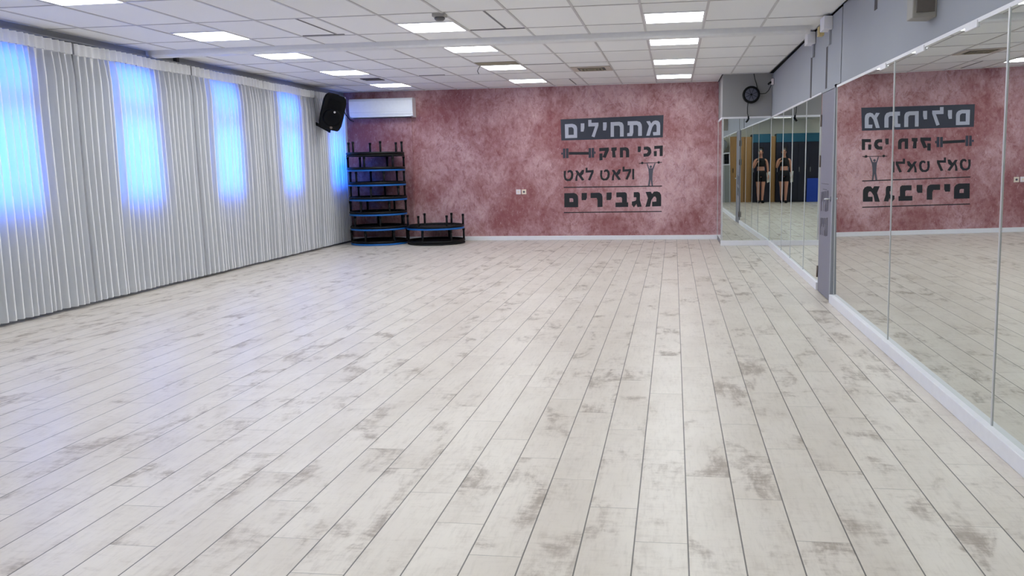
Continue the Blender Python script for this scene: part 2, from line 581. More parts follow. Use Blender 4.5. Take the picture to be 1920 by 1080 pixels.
# ------------------------------------------------------------------ curtains
def curtain(y0, y1, seed, label):
    rn = random.Random(seed)
    pleats = max(6, int(round((y1 - y0) / 0.092)))
    ncol = pleats * 14
    # irregular pleat widths
    ws = [rn.uniform(0.75, 1.3) for _ in range(pleats)]
    tot = sum(ws)
    amp = [rn.uniform(0.5, 1.1) for _ in range(pleats + 1)]
    sway = [rn.uniform(-0.012, 0.012) for _ in range(pleats + 1)]
    top, bot = 2.655, 0.035
    zs = [2.545, 2.53, 2.45, 2.3, 2.0, 1.7, 1.35, 1.0, 0.65, 0.3, 0.13, 0.125, bot]
    def col_pos(t):
        k = min(int(t * pleats), pleats - 1)
        fr = t * pleats - k
        y = y0 + (y1 - y0) * (sum(ws[:k]) + ws[k] * fr) / tot
        a = amp[k] * (1 - fr) + amp[k + 1] * fr
        s = sway[k] * (1 - fr) + sway[k + 1] * fr
        return y, fr, a, s
    r = thing('curtain', label, 'curtain', (-5.985, 0, 0), group='white pleated curtains along the window wall')
    cum = [col_pos(i / ncol) for i in range(ncol + 1)]
    bm = bmesh.new()
    rows = []
    for z in zs:
        g = min(1.0, 0.45 + (2.545 - z) / 0.35)
        row = []
        for i, (y, fr, a, s) in enumerate(cum):
            ph = 2 * PI * fr
            x = 0.047 * a * g * (math.cos(ph) * 0.8 + 0.22 * math.cos(2 * ph + 0.6))
            e = min(i, ncol - i) / ncol
            yy = y + 0.023 * g * math.sin(ph + 0.4) * a * min(1, e / 0.03) + s * min(1, e / 0.04) * (2.545 - z) / 2.5
            x += 0.006 * math.sin(3.1 * y + 2.2 * z + seed)
            if z < 0.127:
                x += 0.0015
            row.append(bm.verts.new((x, yy, z)))
        rows.append(row)
    for A, B in zip(rows, rows[1:]):
        for i in range(ncol):
            bm.faces.new([A[i], A[i + 1], B[i + 1], B[i]])
    finish('fabric', bm, CURT, r, smooth=True)
    # heading tape: tighter pinch pleats
    bm = bmesh.new()
    rows = []
    for z in (top, 2.64, 2.6, 2.555, 2.54):
        row = []
        for i, (y, fr, a, s) in enumerate(cum):
            ph = 2 * PI * fr
            g = (1.0 if z < 2.65 else 0.8) * a
            x = 0.016 + 0.026 * g * (math.cos(ph) + 0.3 * math.cos(2 * ph)) + 0.004 * math.sin(2.3 * y)
            row.append(bm.verts.new((x, y + 0.004 * math.sin(ph), z + 0.004 * math.sin(5 * y + seed))))
        rows.append(row)
    for A, B in zip(rows, rows[1:]):
        for i in range(ncol):
            bm.faces.new([A[i], A[i + 1], B[i + 1], B[i]])
    finish('heading', bm, HEADT, r, smooth=True)
    return r
for k, (a, b, lb) in enumerate((
        (13.935, 15.30, 'white pleated curtain behind the trampoline stack, ending beside the pink wall corner'),
        (12.085, 13.905, 'white pleated curtain with a blue glowing window, just before the black loudspeaker'),
        (10.19, 12.065, 'white pleated curtain with a blue glowing window, third from the pink wall'),
        (8.06, 10.17, 'white pleated curtain with a blue glowing window, fourth from the pink wall'),
        (6.11, 8.04, 'white pleated curtain with a blue glowing window, fifth from the pink wall'),
        (4.16, 6.09, 'white pleated curtain, sixth from the pink wall'),
        (2.21, 4.145, 'white pleated curtain, farthest from the pink wall'))):
    curtain(a, b, 11 + k, lb)
tr = bx('curtain_track', (-6.02, 2.2, 2.662), (-5.98, 15.32, 2.678), LEFTG)
tag(tr, 'slim grey curtain track above the white curtains', 'curtain track')
wc = bx('wall_conduit', (XL, 9.98, 2.62), (XL + 0.05, 10.03, CEIL - 0.005), DARKSLOT)
tag(wc, 'dark vertical conduit on the wall above the curtains, below the ceiling beam', 'conduit')

# ------------------------------------------------------------------ mirrors
def mirror(label, p0, p1, z0, z1, tilt=0.0, clip=None, thick=0.006, edges=(True, True)):
    """pane between plan points p0 -> p1 (seen from the room, the face is on the left of p0->p1)"""
    P0, P1 = Vector((p0[0], p0[1], 0)), Vector((p1[0], p1[1], 0))
    d = (P1 - P0).normalized()
    n = Vector((-d.y, d.x, 0))
    r = thing('wall_mirror', label, 'mirror', ((p0[0] + p1[0]) / 2, (p0[1] + p1[1]) / 2, z0), group='frameless wall mirrors')
    O = Vector(r.location)
    zc = (z0 + z1) / 2
    def pt(base, z, off):
        return base + n * (off + tilt * (z - zc)) + Vector((0, 0, z)) - O
    bm = bmesh.new()
    f = [bm.verts.new(pt(b, z, 0.0)) for b, z in ((P0, z0), (P1, z0), (P1, z1), (P0, z1))]
    g = [bm.verts.new(pt(b, z, -thick)) for b, z in ((P0, z0), (P1, z0), (P1, z1), (P0, z1))]
    bm.faces.new(f); bm.faces.new(g[::-1])
    for i in range(4):
        j = (i + 1) % 4
        bm.faces.new([f[i], g[i], g[j], f[j]])
    finish('glass', bm, MIRR, r)
    for on, b, s in ((edges[0], P0, 1), (edges[1], P1, -1)):
        if on:
            bm = bmesh.new()
            w = EDGE_W
            vv = []
            for off in (0.004, -thick):
                for q, z in ((b, z0), (b + d * s * w, z0), (b + d * s * w, z1), (b, z1)):
                    vv.append(bm.verts.new(pt(q, z, off)))
            for fc in ((0, 1, 2, 3), (7, 6, 5, 4), (0, 4, 5, 1), (1, 5, 6, 2), (2, 6, 7, 3), (3, 7, 4, 0)):
                bm.faces.new([vv[i] for i in fc])
            finish('edge_strip', bm, ALU, r)
    if clip:
        for cy in clip:
            bm = bmesh.new()
            box(bm, (1.488 - O.x, cy - 0.09 - O.y, z1 - 0.028 - O.z), (1.503 - O.x, cy + 0.09 - O.y, z1 + 0.008 - O.z))
            finish('mounting_clip', bm, WHITE, r, bevel=0.003)
    return r
EDGE_W = 0.008
NEARX = 1.508
TILT = 0.0115
yy = [8.39, 6.275, 4.231, 2.19, 0.15]
labs = ['large mirror pane on the right wall next to the grey door', 'large mirror pane on the right wall, second from the grey door',
        'large mirror pane on the right wall, third from the grey door', 'large mirror pane on the right wall, farthest from the grey door']
clips = [(6.60,), (5.65, 4.73), (3.1,), (1.2,)]
for i in range(4):
    mirror(labs[i], (NEARX, yy[i + 1]), (NEARX, yy[i]), 0.075, 2.03, TILT, clips[i])
EDGE_W = 0.012
fy = [CY - 0.01, 12.62, 11.6, 10.38, EY + 0.012]
flabs = ['mirror pane on the right wall in the far corner, under the wall fan', 'narrow mirror pane on the far right wall, second from the corner',
         'narrow mirror pane on the far right wall, third from the corner', 'mirror pane on the far right wall beside the grey door hinges']
for i in range(4):
    mirror(flabs[i], (xs(fy[i + 1]), fy[i + 1]), (xs(fy[i]), fy[i]), 0.08, 2.045, 0)
EDGE_W = 0.022
mirror('mirror facing the room below the black wall fan', (CX - 0.004, CY - 0.001), (NX, NY), 0.08, 2.05, 0, edges=(False, True))
EDGE_W = 0.03
mirror('narrow mirror on the side of the niche, facing the pink lettering', (NX - 0.003, NY), (NX - 0.003, YB - 0.02), 0.08, 2.05, 0)
# white top rails
bm = bmesh.new()
box(bm, (1.494, 0.12, 2.025), (1.52, 8.40, 2.046))
struct(finish('trim_5', bm, WHITE))
bm = bmesh.new()
prism(bm, [[(xs(EY) - 0.008, EY), (xs(EY) + 0.01, EY), (CX + 0.01, CY), (CX - 0.008, CY - 0.008)]], 2.04, 2.062)
struct(finish('trim_6', bm, WHITE))
bm = bmesh.new()
prism(bm, [[(NX - 0.008, NY - 0.010), (CX - 0.008, CY - 0.012), (CX, CY + 0.012), (NX - 0.008, NY + 0.012)]], 2.045, 2.075)
struct(finish('trim_7', bm, WHITE))
bm = bmesh.new()
prism(bm, [[(NX - 0.010, NY), (NX + 0.002, NY), (NX + 0.002, YB), (NX - 0.010, YB)]], 2.045, 2.075)
struct(finish('trim_8', bm, WHITE))

# ------------------------------------------------------------------ grey door with sign, frame, hinges
DX = 1.497
dr = struct(bx('door_1', (DX, 8.50, 0.008), (DX + 0.035, 9.175, 2.03), DOORM, bevel=0.003))
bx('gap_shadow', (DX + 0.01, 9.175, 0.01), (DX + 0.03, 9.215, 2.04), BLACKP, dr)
for z in (0.21, 1.35, 1.76):
    h = bmesh.new()
    tube(h, [(DX - 0.006, 9.19, z - 0.06), (DX - 0.006, 9.19, z + 0.06)], 0.009, 8)
    finish('hinge', h, BRASS, dr, smooth=True)
hd = bx('handle_rose', (DX - 0.006, 8.54, 0.965), (DX, 8.575, 1.015), DOORM, dr, bevel=0.002)
tb('handle', [(DX - 0.004, 8.555, 0.99), (DX - 0.034, 8.555, 0.99), (DX - 0.038, 8.58, 0.99), (DX - 0.038, 8.66, 0.985)], 0.008, ALU, hd)
df = bmesh.new()
box(df, (1.490, 8.425, 0), (1.53, 8.475, 2.06))
box(df, (1.490, 8.425, 2.032), (1.53, 9.22, 2.06))
struct(finish('trim_9', df, GREY))

# ------------------------------------------------------------------ lettering on the pink wall
def WXZ(x, y):
    return (0.00185709 * x - 0.00001416 * y - 2.31000, -0.00003192 * x - 0.00183816 * y + 2.392235)
MW = Matrix(((1, 0, 0, 0), (0, 0, -1, 0), (0, 1, 0, 0), (0, 0, 0, 1)))    # (x, y, z) -> (x, -z, y)
def decal(name, polys, mat, parent, y_face, t=0.002, dx=0, dy=0):
    bm = bmesh.new()
    for lp in polys:
        loops = lp if isinstance(lp[0][0], (tuple, list)) else [lp]
        conv = [[WXZ(p[0] + dx, p[1] + dy) for p in l] for l in loops]
        prism(bm, conv, 0, t, Matrix.Translation((0, y_face, 0)) @ MW)
    return finish(name, bm, mat, parent)
def rect(x0, y0, x1, y1):
    return [(x0, y0), (x1, y0), (x1, y1), (x0, y1)]
def circle(x, y, r, n=14):
    return [(x + r * math.cos(2 * PI * k / n), y + r * math.sin(2 * PI * k / n)) for k in range(n)]
L = thing('wall_lettering', 'dark Hebrew slogan with dumbbell and weightlifter icons on the pink wall', 'wall lettering', (0, 0, 0))
F0 = YB - 0.001
bn = decal('banner', [[(162, 120), (1148, 86), (1142, 297), (167, 323)]], VINYL, L, F0)
row1 = [
    [[(203, 167), (275, 163), (300, 170), (316, 184), (322, 204), (322, 298), (205, 302)], [(238, 197), (238, 270), (289, 268), (289, 216), (284, 204), (270, 195)]],
    [(357, 160), (392, 159), (392, 205), (384, 238), (357, 238)],
    [(430, 127), (461, 126), (461, 155), (528, 153), (528, 180), (490, 293), (462, 285), (496, 188), (430, 190)],
    [(572, 152), (607, 151), (607, 195), (599, 228), (572, 228)],
    [(645, 150), (730, 147), (756, 155), (768, 176), (770, 195), (770, 287), (735, 288), (735, 197), (724, 183), (677, 184), (677, 289), (645, 290)],
    [(808, 143), (895, 141), (926, 150), (940, 172), (944, 195), (944, 281), (908, 283), (908, 192), (896, 178), (862, 179), (862, 250), (852, 283), (804, 285), (804, 256), (826, 252), (828, 180), (808, 180)],
    [(985, 145), (1018, 141), (1032, 165), (1048, 144), (1072, 136), (1098, 141), (1113, 158), (1117, 185), (1117, 275), (1052, 279), (1048, 247), (1083, 245), (1083, 190), (1075, 172), (1060, 174), (1042, 200), (1018, 280), (985, 281), (1011, 188)],
]
for p in row1:
    decal('letter', [p], VINYLW, bn, F0 - 0.002)
row2 = [
    [(1062, 378), (1143, 374), (1143, 475), (1114, 476), (1114, 404), (1062, 407)],
    [(1057, 428), (1086, 426), (1086, 476), (1060, 477)],
    [(962, 387), (1000, 383), (1022, 393), (1033, 415), (1034, 440), (1024, 464), (1004, 478), (960, 482), (960, 452), (990, 449), (1002, 436), (1002, 424), (990, 413), (962, 416)],
    [(905, 383), (935, 382), (935, 418), (929, 437), (905, 437)],
    [(734, 393), (792, 389), (813, 398), (822, 416), (823, 435), (823, 486), (792, 487), (792, 432), (784, 420), (764, 421), (764, 487), (734, 488)],
    [(652, 393), (703, 390), (703, 418), (688, 426), (694, 487), (662, 488), (660, 425), (652, 424)],
    [(535, 397), (628, 391), (628, 420), (597, 492), (567, 484), (592, 424), (535, 428)],
    [(537, 450), (567, 448), (567, 512), (537, 516)],
]
for p in row2:
    decal('letter', [p], VINYLK, L, F0)
bar = decal('barbell_icon', [rect(240, 434, 432, 460)], VINYLK, L, F0)
for p in ([(183, 402), (205, 400), (205, 494), (183, 495)], [(212, 400), (236, 399), (236, 493), (212, 494)], rect(166, 440, 181, 459),
          [(432, 398), (456, 397), (456, 490), (432, 491)], [(462, 396), (485, 395), (485, 488), (462, 489)], rect(487, 430, 499, 452)):
    decal('weight_plate', [p], VINYL, bar, F0)
lam = [(402, 587), (421, 586), (421, 612), (480, 608), (480, 632), (447, 710), (425, 705), (457, 632), (402, 635)]
alef = [[(655, 608), (679, 607), (700, 635), (722, 602), (744, 602), (736, 640), (716, 658), (745, 700), (721, 706), (682, 650), (677, 676), (677, 708), (655, 709), (659, 672), (672, 638)]]
tet = [[(545, 612), (567, 611), (562, 655), (567, 682), (582, 692), (600, 689), (612, 672), (616, 642), (608, 624), (594, 624), (586, 634), (578, 618), (592, 604), (614, 603), (632, 618), (638, 645), (632, 684), (610, 708), (574, 711), (552, 697), (543, 664)]]
for p in ([(853, 598), (872, 597), (872, 698), (853, 700)],
          [(760, 577), (779, 576), (779, 602), (842, 598), (842, 624), (809, 702), (787, 697), (819, 622), (760, 625)], lam):
    decal('letter', [p], VINYLK, L, F0)
for dx, dy in ((0, 0), (-355, 6)):
    decal('letter', alef, VINYLK, L, F0, dx=dx, dy=dy)
    decal('letter', tet, VINYLK, L, F0, dx=dx, dy=dy)
decal('rule', [[(187, 774), (1138, 758), (1138, 767), (187, 783)]], VINYLK, L, F0)
decal('rule', [[(187, 1022), (1138, 1004), (1138, 1013), (187, 1031)]], VINYLK, L, F0)
lf = decal('lifter_icon', [[(990, 547), (1000, 546), (1016, 592), (1045, 591), (1066, 543), (1076, 543), (1054, 606), (1048, 650), (1046, 690), (1052, 760), (1040, 762), (1029, 702), (1020, 762), (1004, 763), (1014, 690), (1012, 650), (1008, 606)]], VINYLG, L, F0)
decal('lifter_head', [circle(1030, 577, 12)], VINYLG, lf, F0)
bb = decal('lifter_bar', [[(918, 541), (1137, 532), (1137, 538), (918, 547)]], VINYLK, lf, F0)
decal('lifter_weight', [circle(948, 541, 12)], VINYLK, lf, F0 - 0.002)
decal('lifter_weight', [circle(1105, 536, 12)], VINYLK, lf, F0 - 0.002)
row4 = [
    [[(192, 836), (288, 833), (312, 843), (325, 862), (328, 885), (328, 972), (192, 975)], [(243, 885), (243, 922), (280, 920), (280, 896), (276, 887), (268, 884)]],
    [(362, 833), (414, 831), (414, 880), (404, 902), (362, 903)],
    [(450, 832), (535, 829), (558, 842), (566, 870), (566, 968), (517, 970), (517, 900), (508, 880), (450, 882)],
    [(605, 828), (655, 826), (655, 878), (645, 900), (605, 901)],
    [(700, 826), (785, 823), (800, 834), (803, 850), (803, 922), (815, 922), (815, 966), (692, 969), (692, 925), (755, 923), (755, 880), (747, 871), (700, 873)],
    [(868, 823), (912, 821), (926, 832), (928, 850), (928, 900), (946, 962), (905, 967), (895, 936), (870, 970), (850, 945), (850, 915), (886, 906), (893, 895), (893, 872), (868, 872)],
    [(982, 820), (1030, 817), (1045, 838), (1062, 817), (1092, 814), (1117, 824), (1130, 848), (1132, 875), (1132, 957), (1045, 960), (1045, 915), (1085, 912), (1085, 882), (1076, 864), (1060, 866), (1038, 900), (1025, 962), (980, 965), (1005, 880)],
]
for p in row4:
    decal('letter', [p], VINYLK, L, F0)

# the same slogan, narrow, on the grey door (seen very obliquely)
MD = Matrix(((0, 0, -1, 0), (-1, 0, 0, 0), (0, 1, 0, 0), (0, 0, 0, 1)))   # (x, y, z) -> (-z, -x, y)
def door_mark(polys, mat, y0, z0, s, dx, sy=None):
    for p in polys:
        lp = p if isinstance(p[0][0], (tuple, list)) else [p]
        bm = bmesh.new()
        prism(bm, [[(dx + q[0] * s, -q[1] * (sy or s)) for q in l] for l in lp], 0, 0.0015,
              Matrix.Translation((DX - 0.0002, y0, z0)) @ MD)
        finish('letter', bm, mat, dr)
door_mark(row4, VINYLG, 9.13, 2.35 - 0.14, 0.00045, -0.06, 0.0014)
door_mark(row4, VINYLG, 9.13, 1.82, 0.00045, -0.06, 0.00125)
door_mark([rect(200, 0, 1100, 12), rect(420, 120, 900, 140)], VINYLG, 9.13, 1.13, 0.00045, -0.06)

# ------------------------------------------------------------------ air conditioner
ac = thing('air_conditioner', 'white split air conditioner on the pink wall above the trampolines', 'air conditioner', (-5.28, YB, 2.268))
prof = [(0.0, 0.0), (-0.14, 0.0), (-0.19, 0.02), (-0.215, 0.07), (-0.22, 0.14), (-0.215, 0.30), (-0.20, 0.335), (-0.17, 0.345), (0.0, 0.345)]
MA = Matrix(((0, 0, 1, 0), (1, 0, 0, 0), (0, 1, 0, 0), (0, 0, 0, 1)))
bm = bmesh.new(); prism(bm, [prof], -0.60, 0.60, MA)
finish('body', bm, ACW, ac, bevel=0.006)
bx('louvre', (-0.56, -0.205, 0.012), (0.56, -0.145, 0.022), ACW, ac)
bx('air_outlet', (-0.55, -0.17, -0.003), (0.55, -0.08, 0.003), DARKSLOT, ac)
bm = bmesh.new(); box(bm, (-0.601, -0.2, 0.095), (0.601, -0.2195, 0.099)); finish('panel_seam', bm, ALU, ac)
bm = bmesh.new(); box(bm, (0.02, YB - 0.03, 0), (0.06, YB, 2.27))
cp = bx('drain_conduit', (-4.80, YB - 0.022, 0.08), (-4.765, YB, 2.268), PINK)
bm.free()
tag(cp, 'thin conduit painted pink running down the wall below the air conditioner', 'conduit')
cb = tb('power_cable', [(-5.93, 15.1, 2.58), (-5.94, 15.12, 2.45), (-5.92, 15.2, 2.33), (-5.88, 15.3, 2.24), (-5.86, 15.42, 2.22)], 0.008, BLACKP)
tag(cb, 'black cable drooping beside the left end of the air conditioner', 'cable')

# ------------------------------------------------------------------ loudspeaker on bracket
def speaker():
    r = thing('loudspeaker', 'black loudspeaker tilted on a bracket above the curtains, beside the air conditioner', 'loudspeaker', (-5.69, 13.97, 2.315))
    hw, hd, hh = 0.19, 0.16, 0.29
    # local: front is -y, z up; the cabinet narrows to the back
    bm = bmesh.new()
    out = []
    def sect(z, sc):
        return [(-hw * sc, -hd), (-hw * 0.96 * sc, -hd - 0.015), (hw * 0.96 * sc, -hd - 0.015), (hw * sc, -hd), (hw * sc, -hd + 0.06), (hw * 0.62 * sc, hd * sc), (-hw * 0.62 * sc, hd * sc), (-hw * sc, -hd + 0.06)]
    rings = []
    for z, sc in ((-hh, 0.72), (-hh + 0.03, 0.86), (-hh + 0.10, 0.98), (-0.05, 1.0), (hh - 0.10, 0.98), (hh - 0.035, 0.9), (hh, 0.74)):
        rings.append([bm.verts.new((x, y, z)) for x, y in sect(z, sc)])
    for A, B in zip(rings, rings[1:]):
        for k in range(8):
            bm.faces.new([A[k], A[(k + 1) % 8], B[(k + 1) % 8], B[k]])
    bm.faces.new(rings[0]); bm.faces.new(rings[-1])
    Mx = Matrix.Rotation(math.radians(33), 4, 'Z') @ Matrix.Rotation(math.radians(13), 4, 'Y') @ Matrix.Rotation(math.radians(12), 4, 'X')
    def add(name, bm_, mat, sm=False, bev=0.0, par=None):
        o = finish(name, bm_, mat, par or r, smooth=sm, bevel=bev)
        o.matrix_local = Mx
        return o
    add('cabinet', bm, BLACKP, bev=0.01)
    bm = bmesh.new()
    lathe(bm, [(0, 0.008), (0.06, 0.012), (0.12, 0.03), (0.145, 0.026), (0.15, 0.0)], 28, Matrix.Translation((0, -hd - 0.012, -0.08)) @ Matrix.Rotation(PI / 2, 4, 'X'))
    add('woofer_grille', bm, GRILLE, True)
    bm = bmesh.new()
    prism(bm, [[(-0.12, 0.06), (0.12, 0.06), (0.10, 0.21), (-0.10, 0.21)]], 0.0, 0.02, Matrix.Translation((0, -hd - 0.01, 0)) @ MW)
    add('horn', bm, GRILLE)
    bm = bmesh.new()
    lathe(bm, [(0.018, 0.0), (0.018, 0.008), (0.0, 0.010)], 16, Matrix.Translation((0.02, -hd - 0.035, 0.02)) @ Matrix.Rotation(PI / 2, 4, 'X'))
    add('tweeter_cap', bm, CHROME)
    bm = bmesh.new()
    prism(bm, [circle(0, 0, 0.022)], 0, 0.006, Matrix.Translation((0.02, -hd - 0.014, -0.245)) @ MW)
    add('badge', bm, BRASS)
    bm = bmesh.new()
    box(bm, (-0.05, -0.1, hh - 0.01), (0.05, 0.0, hh + 0.012))
    add('carry_handle', bm, BLACKP, bev=0.006)
    return r
speaker()
bk = thing('speaker_bracket', 'black wall bracket arm holding the tilted loudspeaker', 'bracket', (XL, 13.92, 2.12))
bm = bmesh.new()
pts = [(0.0, 0.0, 0.03), (0.13, 0.0, -0.02), (0.30, 0.06, -0.125)]
vv = [[bm.verts.new((p[0] + dx, p[1] + dy, p[2] + dz)) for dx, dy, dz in ((0.004, -0.005, -0.028), (-0.004, 0.005, -0.028), (-0.004, 0.005, 0.028), (0.004, -0.005, 0.028))] for p in pts]
for A, B in zip(vv, vv[1:]):
    for k in range(4):
        bm.faces.new([A[k], A[(k + 1) % 4], B[(k + 1) % 4], B[k]])
bm.faces.new(vv[0]); bm.faces.new(vv[-1])
finish('arm', bm, BLACKM, bk)
bx('wall_plate', (0.001, -0.006, -0.05), (0.006, 0.006, 0.09), BLACKM, bk)
tb('upright', [(0.30, 0.06, -0.155), (0.315, 0.07, -0.06)], 0.018, BLACKM, bk)

# ------------------------------------------------------------------ trampolines (stacked upside down, legs up)
TR, PITCH = 0.512, 0.2605
def make_trampoline(pad_mat):
    r = thing('trampoline', 'x x x x', 'trampoline')
    bm = bmesh.new()
    prof = [(TR, 0.004), (TR + 0.002, 0.022), (TR - 0.012, 0.036), (TR - 0.10, 0.034), (TR - 0.112, 0.02), (TR - 0.10, 0.004)]
    seg = 64
    rings = [[bm.verts.new((p * math.cos(2 * PI * k / seg), p * math.sin(2 * PI * k / seg), z)) for p, z in prof] for k in range(seg)]
    for k in range(seg):
        A, B = rings[k], rings[(k + 1) % seg]
        for i in range(6):
            bm.faces.new([A[i], A[(i + 1) % 6], B[(i + 1) % 6], B[i]])
    finish('edge_pad', bm, pad_mat, r, smooth=True)
    tb('frame_ring', [(0.494 * math.cos(2 * PI * k / 64), 0.494 * math.sin(2 * PI * k / 64), 0.056) for k in range(64)], 0.023, BLACKM, r, 8, True)
    bm = bmesh.new()
    lathe(bm, [(0, 0.040), (0.39, 0.040), (0.395, 0.044), (0.39, 0.048), (0, 0.048)], 48)
    finish('jump_mat', bm, BLACKF, r)
    n = 72
    tb('bungee_cord', [((0.39 if k % 2 else 0.50) * math.cos(2 * PI * k / n), (0.39 if k % 2 else 0.50) * math.sin(2 * PI * k / n), 0.045 if k % 2 else 0.068) for k in range(n)], 0.007, BLACKF, r, 5, True)
    for k in range(6):
        a = 2 * PI * k / 6
        ca, sa = math.cos(a), math.sin(a)
        lg = tb('leg', [(0.494 * ca, 0.494 * sa, 0.05), (0.494 * ca, 0.494 * sa, 0.235)], 0.0185, BLACKM, r, 8)
        bm = bmesh.new()
        lathe(bm, [(0.0215, 0.222), (0.023, 0.255), (0.020, 0.2605), (0, 0.2605)], 12, Matrix.Translation((0.494 * ca, 0.494 * sa, 0)))
        finish('rubber_foot', bm, BLACKP, lg, smooth=True)
    return r
blue_t = make_trampoline(BLUE)
black_t = make_trampoline(BLACKF)
used = set()
def place_tramp(src, x, y, z, rot, label, group):
    o = src if src.name not in used else copy_tree(src)
    used.add(o.name)
    o.location = (x, y, z)
    o.rotation_euler = (0, 0, rot)
    tag(o, label, 'trampoline', group)
lev = ['blue-rimmed upside-down trampoline on the floor, bottom of the tall corner stack', 'blue-rimmed upside-down trampoline, second from the bottom of the tall stack',
       'blue-rimmed upside-down trampoline, third from the bottom of the tall stack', 'blue-rimmed upside-down trampoline, fourth from the bottom of the tall stack',
       'blue-rimmed upside-down trampoline, fifth from the bottom of the tall stack', 'blue-rimmed upside-down trampoline, second from the top of the tall stack',
       'black-rimmed upside-down trampoline with legs in the air, topmost of the tall stack']
lean = [0, 0.004, -0.004, 0.010, 0.0, -0.012, -0.02]
for i in range(7):
    place_tramp(black_t if i == 6 else blue_t, -5.285 - (6 - i) * 0.001 + lean[i] * 0.8, 14.935, i * PITCH, (0.35, 0.9, 0.22, 0.61, 0.05, 0.44, 0.0)[i], lev[i], 'trampolines in the tall corner stack')
place_tramp(black_t, -4.232, 14.94, 0, 0.30, 'black-rimmed upside-down trampoline on the floor, bottom of the low pair', 'trampolines in the low pair')
place_tramp(blue_t, -4.238, 14.94, PITCH, 0.16, 'blue-rimmed upside-down trampoline with legs in the air, top of the low pair', 'trampolines in the low pair')

# ------------------------------------------------------------------ wall fan, its cords, socket
fan = thing('wall_fan', 'round black wall fan high on the grey niche wall above the mirror', 'fan', (1.215, NY + 0.012, 2.41))
RY = Matrix.Rotation(PI / 2, 4, 'X')
def fl(name, prof, mat, seg=32, off=0.0, par=None, rot=0.0, sm=True):
    bm = bmesh.new()
    lathe(bm, prof, seg, Matrix.Translation((0, off, 0)) @ RY @ Matrix.Rotation(rot, 4, 'Z'), cap=False)
    return finish(name, bm, mat, par or fan, smooth=sm)
fl('mount', [(0, 0.0), (0.06, 0.0), (0.055, 0.05), (0, 0.05)], BLACKP)
fl('guard_ring', [(0.098, 0.05), (0.125, 0.045), (0.136, 0.06), (0.136, 0.10), (0.125, 0.118), (0.100, 0.112), (0.098, 0.05)], BLACKP)
fl('front_grille', [(0, 0.112), (0.06, 0.114), (0.108, 0.110), (0.108, 0.100), (0, 0.100)], plain('fan_grey', (88, 90, 104), 0.5), 8, rot=PI / 8, sm=False)
fl('hub', [(0, 0.124), (0.014, 0.122), (0.016, 0.112), (0, 0.112)], BLACKP, 16)
for k in range(8):
    a = k * PI / 4 + PI / 8
    tb('guard_wire', [(0.015 * math.cos(a), -0.117, 0.015 * math.sin(a)), (0.112 * math.cos(a), -0.116, 0.112 * math.sin(a))], 0.0028, BLACKP, fan, 6)
tb('power_cord', [(0.10, -0.03, 0.05), (0.10, -0.012, 0.10), (0.085, -0.008, 0.18), (0.06, -0.006, 0.25), (0.045, -0.006, 0.333)], 0.0055, BLACKP, fan, 6)
tb('socket_cord', [(0.11, -0.03, 0.02), (0.17, -0.025, 0.015), (0.23, -0.03, 0.02), (0.27, -0.06, 0.06), (0.295, -0.16, 0.12), (0.305, -0.26, 0.17)], 0.0055, BLACKP, fan, 6)
pc = tb('pull_cord', [(-0.045, -0.05, -0.11), (-0.052, -0.045, -0.2), (-0.05, -0.04, -0.29), (-0.035, -0.045, -0.34)], 0.0055, BLACKP, fan, 6)
tb('pull_handle', [(-0.035, -0.045, -0.335), (-0.032, -0.045, -0.37), (-0.045, -0.045, -0.40), (-0.068, -0.045, -0.425)], 0.013, BLACKP, pc, 8)
so = thing('wall_socket', 'white socket with a black plug high on the right wall beside the fan', 'socket', (1.538, 13.98, 2.585))
bx('box', (-0.035, -0.05, -0.045), (0.0, 0.05, 0.045), SOCK1, so, bevel=0.004)
tb('plug', [(-0.035, 0.0, -0.005), (-0.065, 0.01, -0.02), (-0.08, 0.02, -0.04)], 0.016, BLACKP, so, 8)

# sockets on the pink wall
def socket(x, mat, label):
    r = thing('wall_outlet', label, 'socket', (x, YB, 0.884), group='sockets on the pink wall')
    bx('face_plate', (-0.043, -0.012, -0.045), (0.043, 0, 0.045), mat, r, bevel=0.004)
    bm = bmesh.new()
    prism(bm, [circle(0, 0, 0.019, 18)], 0.0, 0.0135, MW)
    finish('outlet_well', bm, VINYLG if mat is SOCK2 else SOCK2, r)
socket(-2.808, SOCK1, 'small white square socket plate on the pink wall, left of the pair')
socket(-2.705, SOCK2, 'small ivory square socket plate on the pink wall, right of the pair')

# ------------------------------------------------------------------ upper right wall fittings
for nm, y, lab in (('near', 8.82, 'white junction box under the ceiling, above the door handle side'), ('far', 9.83, 'white junction box under the ceiling, farther past the beam end')):
    r = thing('junction_box', lab, 'junction box', (1.50, y, 2.60))
    bx('box', (-0.085, -0.10, 0.0), (0.0, 0.12, 0.125), WHITE, r, bevel=0.006)
    bx('conduit', (-0.02, -0.04, -0.135), (0.0, 0.045, 0.0), GREY, r)
yl = bx('cable_box', (1.45, 9.20, 2.61), (1.50, 9.32, 2.70), plain('yellowed_plastic', (206, 186, 130), 0.5))
tag(yl, 'small yellowed box under the ceiling between two white junction boxes', 'cable box')
for y, z0, z1, lab in ((9.0, 2.065, 2.47, 'dark vertical strip painted as the shade of a slot on the upper grey wall above the door'), (10.02, 2.05, 2.49, 'dark vertical strip painted as the shade of a slot on the upper grey wall past the door'),
                       (6.95, 2.475, 2.70, 'dark vertical strip painted as the shade of a slot on the upper grey wall near the grey-beige box')):
    xw = 1.4985 if y < EY else 1.4985 + (y - EY) * 0.0075
    s = bx('slot_shade', (xw, y - 0.045, z0), (xw + 0.02, y + 0.045, z1), DARKSLOT)  # thin dark strip, its colour stands in for the shade in a slot
    if y < 8:
        s.location.x = 0.0045
    tag(s, lab, 'slot shade')
